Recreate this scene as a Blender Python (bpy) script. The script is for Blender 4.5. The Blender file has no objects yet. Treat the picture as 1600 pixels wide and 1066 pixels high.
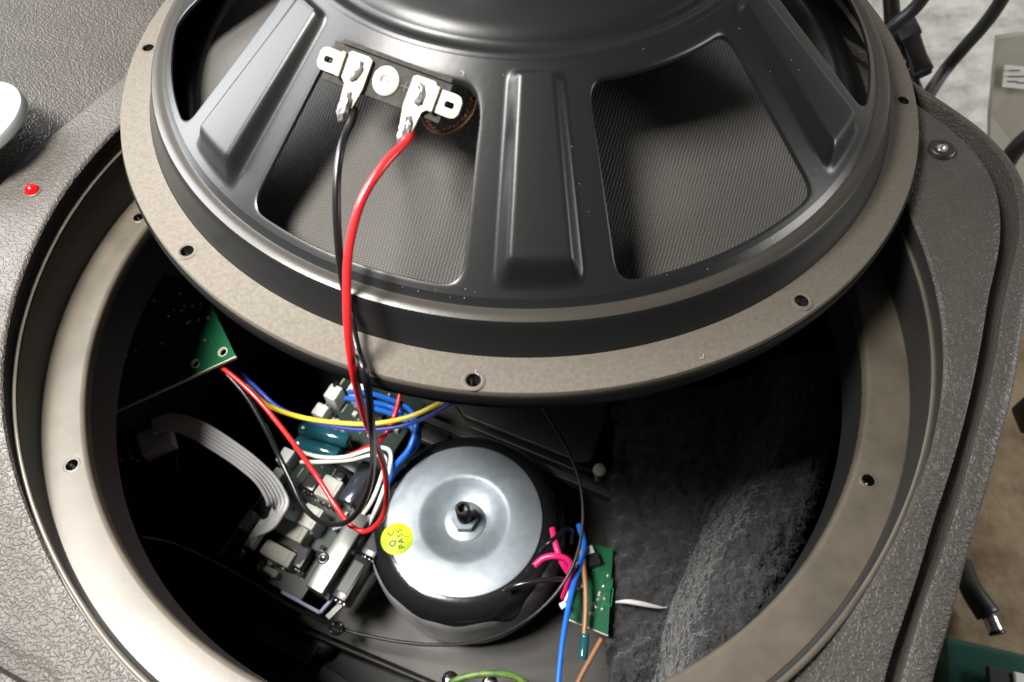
import bpy, bmesh, math, random
from math import sin, cos, pi, radians, hypot
from mathutils import Vector, Matrix, noise

random.seed(7)
S = 0.01                                   # everything below is written in centimetres
scene = bpy.context.scene
COL = scene.collection

# ------------------------------------------------------------------ camera
CAM = Vector((1.888, -16.337, 22.596))
RC = Matrix(((0.99977151, 0.01163569, 0.01793131),
             (0.0, 0.83886379, -0.54434138),
             (-0.02137572, 0.54421701, 0.83867212)))
F = 1155.0
cd = bpy.data.cameras.new('camera')
cam = bpy.data.objects.new('camera', cd)
COL.objects.link(cam)
cam.matrix_world = Matrix.Translation(CAM * S) @ RC.to_4x4()
cd.sensor_width = 36.0
cd.lens = F / 1600 * 36
cd.clip_start = 0.01
cd.clip_end = 20
cd.dof.use_dof = True
cd.dof.focus_distance = 0.27
cd.dof.aperture_fstop = 15.0
scene.camera = cam

# ------------------------------------------------------------------ world and lamps
w = bpy.data.worlds.new('World')
scene.world = w
w.use_nodes = True
wb = w.node_tree.nodes['Background']
wb.inputs[0].default_value = (0.95, 0.97, 1.0, 1)
wb.inputs[1].default_value = 0.05


def area(name, loc, target, size, power, color):
    l = bpy.data.lights.new(name, 'AREA')
    l.shape = 'RECTANGLE'
    l.size, l.size_y = size[0] * S, size[1] * S
    l.energy = power
    l.color = color
    o = bpy.data.objects.new(name, l)
    COL.objects.link(o)
    o.location = Vector(loc) * S
    d = Vector(target) - Vector(loc)
    o.rotation_euler = d.to_track_quat('-Z', 'Y').to_euler()
    return o


key = area('ceiling_lamp', (-25, -8, 48), (-11, -4, -5), (16, 16), 2.7, (1.0, 0.965, 0.91))
key.data.spread = radians(88)
area('window_light', (-56, 30, 34), (-8, 0, 0), (46, 60), 14.0, (0.97, 0.98, 1.0))
area('floor_fill', (85, -6, 14), (34, 0, -24), (30, 20), 3.6, (1.0, 0.985, 0.96))  # added fill with no real source, brightens the floor at the right

vs = scene.view_settings
vs.view_transform = 'Standard'
vs.look = 'None'
vs.exposure = 0.0
vs.gamma = 1.0


# ------------------------------------------------------------------ pixel helpers (a point of the photograph at its own height)
def at(px, py, z):
    d = RC @ Vector(((px - 800) / F, -(py - 533) / F, -1))
    return CAM + d * ((z - CAM.z) / d.z)


YS = [-30, -16, -12, -10, -8.8, -7, -5.3, -3, -1, 1, 3, 6, 10, 20, 30]
ZS = [-3.2, -.6, -.05, .3, .7, 1.25, 1.72, 2.08, 2.27, 2.42, 2.6, 2.75, 2.85, 2.9, 2.9]


def zb(y):
    """height of the baffle face"""
    def lin(v):
        if v <= YS[0]: return ZS[0]
        for i in range(len(YS) - 1):
            if v <= YS[i + 1]:
                t = (v - YS[i]) / (YS[i + 1] - YS[i])
                return ZS[i] * (1 - t) + ZS[i + 1] * t
        return ZS[-1]
    return sum(lin(y + k) for k in (-1.2, -.6, 0, .6, 1.2)) / 5


def atb(px, py):
    z = 2.
    for _ in range(40):
        q = at(px, py, z)
        z = .5 * z + .5 * zb(q.y)
    return q


# driver frame
D0 = Vector((1.828, 9.599, 3.935))
DN = Vector((0.02969575, -0.01544334, 0.99943968)).normalized()
DX = (Vector((1, 0, 0)) - DN * DN.x).normalized()
DY = DN.cross(DX)
DM = Matrix((DX, DY, DN)).transposed()


def dpt(r, a, h):
    """driver-local point (cm) from polar, degrees"""
    return Vector((r * cos(radians(a)), r * sin(radians(a)), h))


def dat(px, py, h):
    d = RC @ Vector(((px - 800) / F, -(py - 533) / F, -1))
    t = ((D0 - CAM).dot(DN) + h) / d.dot(DN)
    p = CAM + d * t - D0
    return Vector((p.dot(DX), p.dot(DY), h))


def face_h(r):
    return 1.45 + .79 * (13.3 - r)


def datf(px, py, up=0.):
    h = 3.
    for _ in range(60):
        q = dat(px, py, h)
        h = .5 * h + .5 * (face_h(hypot(q.x, q.y)) + up)
    return q


# ------------------------------------------------------------------ materials
def mat(name, color, rough=.5, metal=0., spec=.5, bumps=(), var=None, coat=0., sheen=0., anis=0.):
    """bumps: (kind, scale, strength, distance_mm); var: (scale, other colour, amount)"""
    m = bpy.data.materials.new(name)
    m.use_nodes = True
    nt = m.node_tree
    N, L = nt.nodes, nt.links
    b = N['Principled BSDF']
    b.inputs['Base Color'].default_value = (*color, 1)
    b.inputs['Roughness'].default_value = rough
    b.inputs['Metallic'].default_value = metal
    b.inputs['Specular IOR Level'].default_value = spec
    b.inputs['Coat Weight'].default_value = coat
    b.inputs['Coat Roughness'].default_value = .15
    b.inputs['Sheen Weight'].default_value = sheen
    tc = N.new('ShaderNodeTexCoord')
    if var:
        n = N.new('ShaderNodeTexNoise')
        n.inputs['Scale'].default_value = var[0]
        n.inputs['Detail'].default_value = 6
        n.inputs['Roughness'].default_value = .65
        L.new(tc.outputs['Object'], n.inputs['Vector'])
        r = N.new('ShaderNodeMapRange')
        r.inputs[1].default_value = .35
        r.inputs[2].default_value = .68
        r.inputs[4].default_value = var[2]
        L.new(n.outputs['Fac'], r.inputs[0])
        x = N.new('ShaderNodeMix')
        x.data_type = 'RGBA'
        x.inputs['A'].default_value = (*color, 1)
        x.inputs['B'].default_value = (*var[1], 1)
        L.new(r.outputs[0], x.inputs['Factor'])
        L.new(x.outputs['Result'], b.inputs['Base Color'])
        rr = N.new('ShaderNodeMapRange')
        rr.inputs[3].default_value = rough * .85
        rr.inputs[4].default_value = min(1, rough * 1.25)
        L.new(n.outputs['Fac'], rr.inputs[0])
        L.new(rr.outputs[0], b.inputs['Roughness'])
    prev = None
    for kind, sc, st, dist in bumps:
        if kind == 'grain':
            n = N.new('ShaderNodeTexNoise')
            n.inputs['Scale'].default_value = sc
            n.inputs['Detail'].default_value = 3
            L.new(tc.outputs['Object'], n.inputs['Vector'])
            out = n.outputs['Fac']
        elif kind == 'worm':           # moulded leather grain: short raised squiggles
            n = N.new('ShaderNodeTexNoise')
            n.inputs['Scale'].default_value = sc
            n.inputs['Detail'].default_value = 1.0
            n.inputs['Roughness'].default_value = .35
            n.inputs['Distortion'].default_value = .35
            L.new(tc.outputs['Object'], n.inputs['Vector'])
            a = N.new('ShaderNodeMath'); a.operation = 'SUBTRACT'
            a.inputs[1].default_value = .5
            L.new(n.outputs['Fac'], a.inputs[0])
            c = N.new('ShaderNodeMath'); c.operation = 'ABSOLUTE'
            L.new(a.outputs[0], c.inputs[0])
            r = N.new('ShaderNodeMapRange')
            r.interpolation_type = 'SMOOTHSTEP'
            r.inputs[1].default_value = .0
            r.inputs[2].default_value = .15
            r.inputs[3].default_value = 1
            r.inputs[4].default_value = 0
            L.new(c.outputs[0], r.inputs[0])
            out = r.outputs[0]
        elif kind == 'weave':
            outs = []
            for ang, k in ((18, 1.0), (-72, 1.7)):
                mp = N.new('ShaderNodeMapping')
                mp.inputs['Rotation'].default_value = (0, 0, radians(ang))
                L.new(tc.outputs['Object'], mp.inputs['Vector'])
                wv = N.new('ShaderNodeTexWave')
                wv.inputs['Scale'].default_value = sc * k
                wv.inputs['Distortion'].default_value = 1.6
                wv.inputs['Detail'].default_value = 2
                wv.inputs['Detail Scale'].default_value = .6
                L.new(mp.outputs[0], wv.inputs['Vector'])
                outs.append(wv.outputs['Fac'])
            ml = N.new('ShaderNodeMath'); ml.operation = 'MULTIPLY'
            L.new(outs[0], ml.inputs[0]); L.new(outs[1], ml.inputs[1])
            out = ml.outputs[0]
            # base colour follows the weave: raised spots lighter, gaps darker
            x = N.new('ShaderNodeMix'); x.data_type = 'RGBA'
            x.inputs['A'].default_value = (color[0] * .5, color[1] * .5, color[2] * .5, 1)
            x.inputs['B'].default_value = (min(1, color[0] * 1.8), min(1, color[1] * 1.8), min(1, color[2] * 1.8), 1)
            L.new(out, x.inputs['Factor'])
            L.new(x.outputs['Result'], b.inputs['Base Color'])
        if kind == 'scratch':      # fine handling scratches, long in one direction
            mp = N.new('ShaderNodeMapping')
            mp.inputs['Rotation'].default_value = (0, 0, .7)
            mp.inputs['Scale'].default_value = (1, 14, 1)
            L.new(tc.outputs['Object'], mp.inputs['Vector'])
            n = N.new('ShaderNodeTexNoise')
            n.inputs['Scale'].default_value = sc
            n.inputs['Detail'].default_value = 4
            n.inputs['Distortion'].default_value = 1.2
            L.new(mp.outputs[0], n.inputs['Vector'])
            out = n.outputs['Fac']
        bp = N.new('ShaderNodeBump')
        bp.inputs['Strength'].default_value = st
        bp.inputs['Distance'].default_value = dist * .001
        L.new(out, bp.inputs['Height'])
        if prev: L.new(prev, bp.inputs['Normal'])
        prev = bp.outputs[0]
    if prev: L.new(prev, b.inputs['Normal'])
    return m


M = {}
M['grain'] = mat('moulded_grain_plastic', (.07, .063, .056), .46, spec=.36, bumps=[('worm', 620, .8, .23), ('grain', 1500, .2, .08)], var=(40, (.05, .045, .04), .8))
M['smooth'] = mat('smooth_grey_plastic', (.1, .086, .066), .36, bumps=[('grain', 900, .16, .12)], var=(60, (.066, .057, .043), 1.))
M['wallplastic'] = mat('recess_wall_plastic', (.02, .019, .018), .45, bumps=[('grain', 1200, .15, .1)])
M['inner'] = mat('black_inner_plastic', (.012, .012, .013), .55, bumps=[('grain', 500, .3, .3)])
M['innergrey'] = mat('dull_grey_inner_plastic', (.035, .034, .034), .5, bumps=[('grain', 500, .2, .2)])
M['paint'] = mat('satin_black_paint', (.0105, .011, .0115), .34, spec=.38, bumps=[('grain', 420, .16, .18), ('grain', 1800, .08, .06)])
M['warmgrey'] = mat('warm_grey_satin_paint', (.036, .032, .027), .33, bumps=[('grain', 700, .2, .15)])  # lighter, warmer tone than the basket paint
M['gasket'] = mat('paper_gasket', (.112, .097, .078), .75, bumps=[('grain', 1400, .5, .2)], var=(700, (.08, .068, .054), .8))
M['cloth'] = mat('woven_cone_cloth', (.064, .059, .052), .7, bumps=[('weave', 290, .8, .25)], sheen=.3)
M['black'] = mat('black_void', (.004, .004, .004), .7)
M['rubber'] = mat('black_cable_rubber', (.014, .014, .015), .4, bumps=[('grain', 300, .15, .2)])
M['bwire'] = mat('black_wire_plastic', (.008, .008, .009), .28)
M['red'] = mat('red_wire_plastic', (.62, .018, .022), .3, coat=.2)
M['pink'] = mat('pink_wire_plastic', (.75, .02, .16), .3)
M['yellow'] = mat('yellow_wire_plastic', (.75, .58, .04), .35)
M['blue'] = mat('blue_wire_plastic', (.015, .13, .58), .3)
M['navy'] = mat('dark_blue_wire_plastic', (.03, .06, .36), .35)
M['brown'] = mat('brown_wire_plastic', (.26, .12, .055), .4)
M['white'] = mat('white_plastic', (.68, .68, .66), .4)
M['whitewire'] = mat('white_wire_plastic', (.7, .69, .66), .4)
M['ribbon'] = mat('grey_ribbon_plastic', (.5, .5, .51), .42)
M['green'] = mat('green_circuit_board', (.008, .1, .042), .3, coat=.3, bumps=[('grain', 200, .1, .1)], var=(90, (.006, .075, .034), .8))
M['trace'] = mat('light_green_trace', (.02, .17, .07), .3, coat=.3)
M['dgreen'] = mat('dark_green_circuit_board', (.008, .022, .016), .35, var=(200, (.02, .028, .022), .8))
M['boardedge'] = mat('pale_board_edge', (.5, .48, .36), .6)
M['solder'] = mat('solder_tin', (.5, .5, .49), .3, metal=.75, bumps=[('grain', 260, .6, .4)])
M['tin'] = mat('tinned_brass_tab', (.26, .25, .23), .5, metal=.35, bumps=[('grain', 300, .3, .2)], var=(160, (.15, .12, .07), .9))
M['zinc'] = mat('zinc_plated_steel', (.29, .325, .35), .42, metal=.5, bumps=[('grain', 180, .1, .2), ('scratch', 60, .3, .12)], var=(75, (.19, .225, .26), 1.))
M['steel'] = mat('bright_steel', (.7, .7, .7), .22, metal=1.)
M['dsteel'] = mat('dark_steel', (.1, .1, .1), .3, metal=1.)
M['film'] = mat('grey_wrapping_film', (.42, .42, .43), .28, spec=.8, coat=.3, bumps=[('grain', 60, .5, 1.5), ('grain', 200, .35, .5)], var=(30, (.2, .2, .21), .8))
M['tape'] = mat('black_wrapping_tape', (.012, .012, .013), .18, spec=.7, bumps=[('grain', 90, .35, .8)])
M['sticker'] = mat('yellow_green_sticker', (.52, .66, .015), .5)
M['ink'] = mat('black_ink', (.01, .012, .01), .6)
M['teal'] = mat('teal_film_sleeve', (.012, .09, .11), .15, coat=.6)
M['beige'] = mat('beige_ceramic', (.36, .35, .3), .6, bumps=[('grain', 400, .3, .2)])
M['relay'] = mat('pale_grey_plastic', (.42, .42, .38), .5)
M['lilac'] = mat('lilac_silkscreen_edge', (.27, .27, .42), .5)
M['chip'] = mat('black_component', (.012, .012, .013), .3)
M['glass'] = mat('dark_glossy_component', (.03, .035, .045), .1, coat=.6)
M['heatsink'] = mat('aluminium_heatsink', (.42, .43, .41), .3, metal=.9, var=(80, (.3, .3, .28), .8))
M['plate'] = mat('grey_amplifier_plate', (.034, .032, .028), .45, metal=.2, bumps=[('grain', 600, .15, .1)], var=(35, (.034, .032, .029), .9))
M['felt'] = mat('black_wadding', (.04, .04, .043), .95, sheen=.25, bumps=[('grain', 330, 1., 2.2), ('grain', 900, 1., .8)], var=(120, (.014, .014, .015), 1.))
M['fibre'] = mat('grey_fibre', (.055, .055, .058), .7)
M['board'] = mat('black_terminal_board', (.03, .028, .025), .85, spec=.15, bumps=[('grain', 300, .4, .3)], var=(500, (.07, .066, .06), .7))
M['ledred'] = mat('red_led_lens', (.7, .005, .008), .15)
M['plaster'] = mat('white_painted_rough_wall', (.78, .78, .76), .7, bumps=[('grain', 42, 1., 5.), ('grain', 160, .4, 1.)])
M['floor'] = mat('tan_concrete_floor', (.3, .225, .135), .85, bumps=[('grain', 120, .6, 1.5)], var=(28, (.13, .085, .05), 1.))
M['lid'] = mat('white_lid_plastic', (.3, .32, .32), .35)
M['bag'] = mat('clear_bag_plastic', (.33, .32, .27), .3, coat=.3, bumps=[('grain', 30, .5, 4.)])
M['label'] = mat('white_paper_label', (.62, .62, .6), .7)
M['dgplastic'] = mat('dark_green_plastic', (.008, .06, .045), .3)
M['ygreen'] = mat('green_yellow_earth_wire', (.02, .13, .04), .4, var=(220, (.26, .27, .04), .8))


# ------------------------------------------------------------------ object helpers
def link(name, bm, m, parent=None, smooth=True, angle=None, mods=()):
    me = bpy.data.meshes.new(name)
    bmesh.ops.recalc_face_normals(bm, faces=bm.faces[:])
    for v in bm.verts: v.co *= S
    bm.to_mesh(me)
    bm.free()
    me.materials.append(m)
    if smooth:
        me.shade_smooth()
    o = bpy.data.objects.new(name, me)
    COL.objects.link(o)
    if angle and smooth:
        me.set_sharp_from_angle(angle=radians(angle))
    if parent: o.parent = parent
    return o


def thing(name, label, cat, loc=(0, 0, 0), group=None):
    o = bpy.data.objects.new(name, None)
    o.empty_display_size = .01
    COL.objects.link(o)
    o.location = Vector(loc) * S
    o['label'] = label
    o['category'] = cat
    if group: o['group'] = group
    return o


def tag(o, label, cat, group=None):
    o['label'] = label
    o['category'] = cat
    if group: o['group'] = group
    return o


def lathe(prof, n=128, a0=0., a1=360., bm=None, close=False, M4=None, wob=None):
    bm = bm or bmesh.new()
    full = abs(a1 - a0 - 360) < 1e-6
    cols = n if full else n + 1
    rings = []
    for i in range(cols):
        a = radians(a0 + (a1 - a0) * i / n)
        row = []
        for (r, z) in prof:
            if wob: r, z = wob(r, z, a)
            v = Vector((r * cos(a), r * sin(a), z))
            if M4: v = M4 @ v
            row.append(bm.verts.new(v))
        rings.append(row)
    k = len(prof)
    for i in range(n):
        A, B = rings[i], rings[(i + 1) % cols]
        for j in range(k if close else k - 1):
            j2 = (j + 1) % k
            bm.faces.new((A[j], B[j], B[j2], A[j2]))
    bmesh.ops.remove_doubles(bm, verts=bm.verts[:], dist=1e-5)
    return bm


def box(c, s, rz=0., bev=.0, bm=None, R=None, seg=2):
    bm2 = bmesh.new()
    bmesh.ops.create_cube(bm2, size=1)
    bmesh.ops.scale(bm2, verts=bm2.verts[:], vec=s)
    if bev:
        bmesh.ops.bevel(bm2, geom=bm2.edges[:], offset=bev, segments=seg, affect='EDGES', profile=.5)
    m = (R.to_4x4() if R else Matrix.Rotation(rz, 4, 'Z'))
    bmesh.ops.transform(bm2, matrix=Matrix.Translation(c) @ m, verts=bm2.verts[:])
    if bm is None: return bm2
    me = bpy.data.meshes.new('tmp'); bm2.to_mesh(me); bm2.free(); bm.from_mesh(me); bpy.data.meshes.remove(me)
    return bm


def spline(pts, n=10):
    """Catmull-Rom through points"""
    P = [Vector(p) for p in pts]
    P = [P[0] * 2 - P[1]] + P + [P[-1] * 2 - P[-2]]
    out = []
    for i in range(1, len(P) - 2):
        for k in range(n):
            t = k / n
            a, b, c, d = P[i - 1], P[i], P[i + 1], P[i + 2]
            out.append(.5 * ((2 * b) + (c - a) * t + (2 * a - 5 * b + 4 * c - d) * t * t + (3 * b - a - 3 * c + d) * t ** 3))
    out.append(P[-2])
    return out


def tube(pts, r, sides=10, n=10, bm=None, smooth=True, rf=None, cap=True):
    bm = bm or bmesh.new()
    C = spline(pts, n) if smooth else [Vector(p) for p in pts]
    T = [(C[min(i + 1, len(C) - 1)] - C[max(i - 1, 0)]).normalized() for i in range(len(C))]
    u = T[0].orthogonal().normalized()
    rows = []
    for i, p in enumerate(C):
        u = (u - T[i] * u.dot(T[i])).normalized()
        v = T[i].cross(u)
        rr = r * (rf(i / (len(C) - 1)) if rf else 1)
        rows.append([bm.verts.new(p + (u * cos(2 * pi * k / sides) + v * sin(2 * pi * k / sides)) * rr) for k in range(sides)])
    for i in range(len(rows) - 1):
        for k in range(sides):
            bm.faces.new((rows[i][k], rows[i][(k + 1) % sides], rows[i + 1][(k + 1) % sides], rows[i + 1][k]))
    if cap:
        bm.faces.new(rows[0]); bm.faces.new(rows[-1][::-1])
    return bm


def P3(l):
    return [at(*p) for p in l]


def prism(pts, z0, z1, bev=0., bm=None):
    """vertical prism over a polygon of xy points"""
    bm = bm or bmesh.new()
    lo = [bm.verts.new((p[0], p[1], z0)) for p in pts]
    hi = [bm.verts.new((p[0], p[1], z1)) for p in pts]
    bm.faces.new(lo[::-1]); bm.faces.new(hi)
    for i in range(len(pts)):
        j = (i + 1) % len(pts)
        bm.faces.new((lo[i], lo[j], hi[j], hi[i]))
    if bev:
        bmesh.ops.recalc_face_normals(bm, faces=bm.faces[:])
        bmesh.ops.bevel(bm, geom=bm.edges[:], offset=bev, segments=2, affect='EDGES', profile=.5)
    return bm


def cut(o, cutters):
    """subtract closed bmeshes from a mesh object, for good"""
    for cb in cutters:
        c = link('cutter', cb, M['black'], o.parent, smooth=False)
        md = o.modifiers.new('b', 'BOOLEAN')
        md.operation = 'DIFFERENCE'; md.solver = 'EXACT'; md.object = c
        bpy.context.view_layer.update()
        dg = bpy.context.evaluated_depsgraph_get()
        me = bpy.data.meshes.new_from_object(o.evaluated_get(dg))
        o.modifiers.clear()
        old = o.data
        o.data = me
        bpy.data.meshes.remove(old)
        cm = c.data
        bpy.data.objects.remove(c); bpy.data.meshes.remove(cm)


def cyl(c, r, z0, z1, n=24, axis=None, bm=None, r2=None):
    bm = bm or bmesh.new()
    m = Matrix.Translation(c)
    if axis is not None:
        m = m @ Vector(axis).to_track_quat('Z', 'Y').to_matrix().to_4x4()
    r2 = r if r2 is None else r2
    lo = [bm.verts.new(m @ Vector((r * cos(2 * pi * k / n), r * sin(2 * pi * k / n), z0))) for k in range(n)]
    hi = [bm.verts.new(m @ Vector((r2 * cos(2 * pi * k / n), r2 * sin(2 * pi * k / n), z1))) for k in range(n)]
    bm.faces.new(lo[::-1]); bm.faces.new(hi)
    for k in range(n):
        bm.faces.new((lo[k], lo[(k + 1) % n], hi[(k + 1) % n], hi[k]))
    return bm


# ================================================================== CABINET
cab = thing('speaker_cabinet', 'open dark grey grained plastic loudspeaker cabinet lying on its back with round empty opening', 'speaker cabinet')


def polar(q): return (math.degrees(math.atan2(q.y, q.x)), hypot(q.x, q.y))


def interp_closed(tab):
    tab = sorted(tab)
    tab = [(tab[-1][0] - 360, tab[-1][1])] + tab + [(tab[0][0] + 360, tab[0][1])]
    def f(a):
        a = (a + 180) % 360 - 180
        for i in range(len(tab) - 1):
            if tab[i][0] <= a <= tab[i + 1][0]:
                t = (a - tab[i][0]) / max(1e-6, tab[i + 1][0] - tab[i][0])
                return tab[i][1] * (1 - t) + tab[i + 1][1] * t
        return tab[0][1]
    return f


def rad(a, x=None, y=None):
    """radius at angle a of a straight side x= or y="""
    return abs(x / cos(radians(a))) if x is not None else abs(y / sin(radians(a)))


gin = [(23, 19.05), (17, 19.5), (13, 19.65), (9, 19.45), (5, 19.0), (0, 18.3), (-4, 17.65), (-8.5, 17.25), (-13, 16.95), (-18, 16.72), (-24, 16.6), (-31, 16.6), (-37, 16.85), (-44, 17.25), (-48, 17.6)]
gout = [(23, 19.65), (19, 20.1), (16, 20.3), (12, 20.4), (9, 20.1), (5, 19.7), (0.5, 18.95), (-3, 18.3), (-7.5, 17.8), (-12, 17.5), (-18, 17.15), (-24, 17.0), (-30, 17.08), (-39, 17.3), (-47, 17.9)]
outr = [(23, 20.2), (21, 20.4), (18, 20.7), (14, 20.85), (11, 20.9), (5, 20.3), (0, 19.5), (-6, 18.8), (-12, 18.3), (-21, 17.85), (-28, 17.8), (-34, 17.95), (-45, 18.6), (-52, 19.9)]
for a in (30, 38):
    gin.append((a, 18.8)); outr.append((a, 19.9)); gout.append((a, 19.4))
for a in (50, 65, 80, 95, 110, 125, 136):
    gin.append((a, 18.0)); outr.append((a, 19.3)); gout.append((a, 18.5))
for a in (-60, -75, -90, -105, -120):
    R = min(rad(a, y=17.2), 22)
    gin.append((a, R)); gout.append((a, R + .5)); outr.append((a, R + 2.2))
outl = [(144, 18.2), (151, 18.1), (156, 18.2), (162, 18.5), (168, 18.7), (174, 19.2), (180, 19.8), (-172, 20.6), (-160, 21), (-145, 21.5), (-132, 20.5)]
outr += outl
gl = [(-131, 17.2), (-134, 17.6), (-138, 18.1), (-145, 19.2), (-152, 20.)]
gin += gl
gout += [(a, r + .55) for a, r in gl]
for a, r in outl[:9]:
    gin.append((a, r - .75)); gout.append((a, r - .7))


def smoothed(f):
    return lambda a: sum(f(a + k) * w_ for k, w_ in zip((-4, -3, -2, -1, 0, 1, 2, 3, 4), (1, 2, 3, 4, 5, 4, 3, 2, 1))) / 25


f_gi, f_go, f_o = smoothed(interp_closed(gin)), smoothed(interp_closed(gout)), smoothed(interp_closed(outr))


def groove_depth(a):
    a = (a + 180) % 360 - 180
    if a > 120: return 0.
    if a < -158: return 0.
    if a < -150: return .75 * (a + 158) / 8
    if a > 90: return .75 * (120 - a) / 30
    return .75


NB = 720
bm = bmesh.new()
rows = []
for i in range(NB):
    a = 360. * i / NB
    gi, go, ro = f_gi(a), f_go(a), f_o(a)
    go = max(go, gi + .04)
    ro = max(ro, go + .25)
    gd = groove_depth(a)
    r0 = 15.92
    prof = [(15.9, -.12), (r0 + .03, -.02), (r0 + .1, 0.)]
    for k in range(1, 6):
        prof.append((r0 + .1 + (gi - .1 - r0 - .1) * k / 6, 0))
    prof += [(gi - .08, 0), (gi - .02, -.03 if gd else 0), (gi + .02, -gd), (go - .02, -gd), (go + .02, -.03 if gd else 0), (go + .08, .0)]
    m_ = max(go + .12, ro - .35)
    prof += [(m_, 0), (ro - .16, -.06), (ro - .04, -.2), (ro, -.45), (ro - .05, -1.2)]
    if (a + 180) % 360 - 180 > 136 or (a + 180) % 360 - 180 < -165:
        # upper left: soft shoulder down to the horn panel
        prof[-5:] = [(ro - .3, -.02), (ro - .1, -.12), (ro + .1, -.35), (ro + .22, -.6), (ro + .3, -4.5)]
    row = []
    for r, dz in prof:
        x, y = r * cos(radians(a)), r * sin(radians(a))
        row.append(bm.verts.new((x, y, zb(y) + dz)))
    rows.append(row)
for i in range(NB):
    A, B = rows[i], rows[(i + 1) % NB]
    for j in range(len(A) - 1):
        bm.faces.new((A[j], B[j], B[j + 1], A[j + 1]))
link('baffle', bm, M['grain'], cab, angle=50)

# recess: stepped wall between the baffle and the driver seat
bm = bmesh.new()
rows = []
for i in range(360):
    a = radians(i)
    row = []
    for r, kind, v in ((15.56, 'a', -.05), (15.64, 'a', .0), (15.7, 'f', .2), (15.74, 'f', .67), (15.9, 'f', .70), (15.93, 'f', .73), (15.93, 'b', -.1)):
        y = r * sin(a)
        z = v if kind == 'a' else (max(zb(y), .12) * v if kind == 'f' else max(zb(y) + v, .09))
        row.append(bm.verts.new((r * cos(a), y, z)))
    rows.append(row)
for i in range(360):
    A, B = rows[i], rows[(i + 1) % 360]
    for j in range(len(A) - 1): bm.faces.new((A[j], B[j], B[j + 1], A[j + 1]))
link('recess_wall', bm, M['wallplastic'], cab, angle=35)
# thin bright step of the recess
bm = bmesh.new()
rows = []
for i in range(360):
    a = radians(i)
    row = []
    for r, v in ((15.745, .0), (15.75, .025), (15.86, .03), (15.9, .0)):
        y = r * sin(a)
        row.append(bm.verts.new((r * cos(a), y, max(zb(y), .12) * .70 + v)))
    rows.append(row)
for i in range(360):
    A, B = rows[i], rows[(i + 1) % 360]
    for j in range(3): bm.faces.new((A[j], B[j], B[j + 1], A[j + 1]))
link('recess_step', bm, M['smooth'], cab)

# driver seat ring with screw holes
seat = link('seat_ring', lathe([(14.2, -.12), (14.26, -.03), (14.36, 0), (15.6, 0), (15.6, -.5), (14.2, -.5)], 256, close=True), M['smooth'], cab, angle=40)
seat_holes = [(-154.3, 14.73), (-29.1, 14.72), (161.7, 14.85), (-108, 14.75), (-68, 14.75), (116, 14.8), (73, 14.8), (30, 14.8)]
cut(seat, [cyl((r * cos(radians(a)), r * sin(radians(a)), 0), .21, -1, .5, 20) for a, r in seat_holes])
for p in seat.data.polygons: p.use_smooth = True
seat.data.set_sharp_from_angle(angle=radians(40))
for a, r in seat_holes:
    c = Vector((r * cos(radians(a)), r * sin(radians(a)), 0))
    b = lathe([(.205, .0), (.27, .012), (.3, -.01)], 24, M4=Matrix.Translation(c + Vector((0, 0, .004))))
    hb = link('screw_hole', b, M['smooth'], cab)
    th = lathe([(.2, -.02), (.15, -.1), (.19, -.16), (.14, -.23), (.18, -.3), (.12, -.4), (.0, -.44)], 20, M4=Matrix.Translation(c))
    link('threaded_insert', th, M['dsteel'], hb)
# throat under the seat
link('opening_throat', lathe([(14.21, -.1), (14.2, -.5), (14.15, -2.3), (14.7, -2.5), (16.2, -2.6)], 200), M['inner'], cab, angle=40)

# box body
ZF = -21.4
inner = bmesh.new()
tv, bv = [], []
for i in range(144):
    a = 2.5 * i
    R = f_o(a) - .5
    x, y = R * cos(radians(a)), R * sin(radians(a))
    tv.append(inner.verts.new((x, y, zb(y) - 1.15)))
    bv.append(inner.verts.new((x, y, ZF)))
for i in range(144):
    j = (i + 1) % 144
    inner.faces.new((tv[i], tv[j], bv[j], bv[i]))
inner.faces.new(bv[::-1])
link('cabinet_shell', inner, M['inner'], cab, smooth=False)

# horn panel, upper left, given a rise that turns it dark, away from the window light
bm = bmesh.new()
N1, N2 = 40, 40
g = [[None] * (N2 + 1) for _ in range(N1 + 1)]
for i in range(N1 + 1):
    for j in range(N2 + 1):
        x = -34 + 34 * i / N1
        y = 4.5 + 34 * j / N2
        x += 0
        lim = -19.9 - .35 * max(0, 8 - y) * 0
        g[i][j] = bm.verts.new((x, y, 1.3 + .42 * max(0, hypot(x, y) - 17.6) - .006 * max(0, hypot(x, y) - 17.6) ** 2))
for i in range(N1):
    for j in range(N2):
        cx = -34 + 34 * (i + .5) / N1; cy = 4.5 + 34 * (j + .5) / N2
        if hypot(cx, cy) < 17.4: continue
        bm.faces.new((g[i][j], g[i + 1][j], g[i + 1][j + 1], g[i][j + 1]))
bmesh.ops.delete(bm, geom=[v for v in bm.verts if not v.link_faces], context='VERTS')
link('horn_panel', bm, M['grain'], cab)

# power LED
q = atb(51, 298)
led = link('power_led', lathe([(.0, .27), (.11, .25), (.21, .17), (.26, .05), (.27, -.1)], 32, M4=Matrix.Translation(q)), M['ledred'], cab)
led['label'] = 'red domed power lamp'
link('led_collar', lathe([(.275, .0), (.29, .05), (.33, .04), (.36, -.04)], 32, M4=Matrix.Translation(q)), M['smooth'], led)
# grille boss with screw
q = atb(1470, 236)
boss = link('grille_boss', lathe([(.0, .02), (.16, .02), (.2, .14), (.27, .2), (.42, .2), (.48, .14), (.5, -.05)], 40, M4=Matrix.Translation(q)), M['wallplastic'], cab)
bm = lathe([(.0, .05), (.1, .08), (.13, .16), (.2, .17), (.2, .1)], 20, M4=Matrix.Translation(q))
link('screw', bm, M['solder'], boss)

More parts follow.
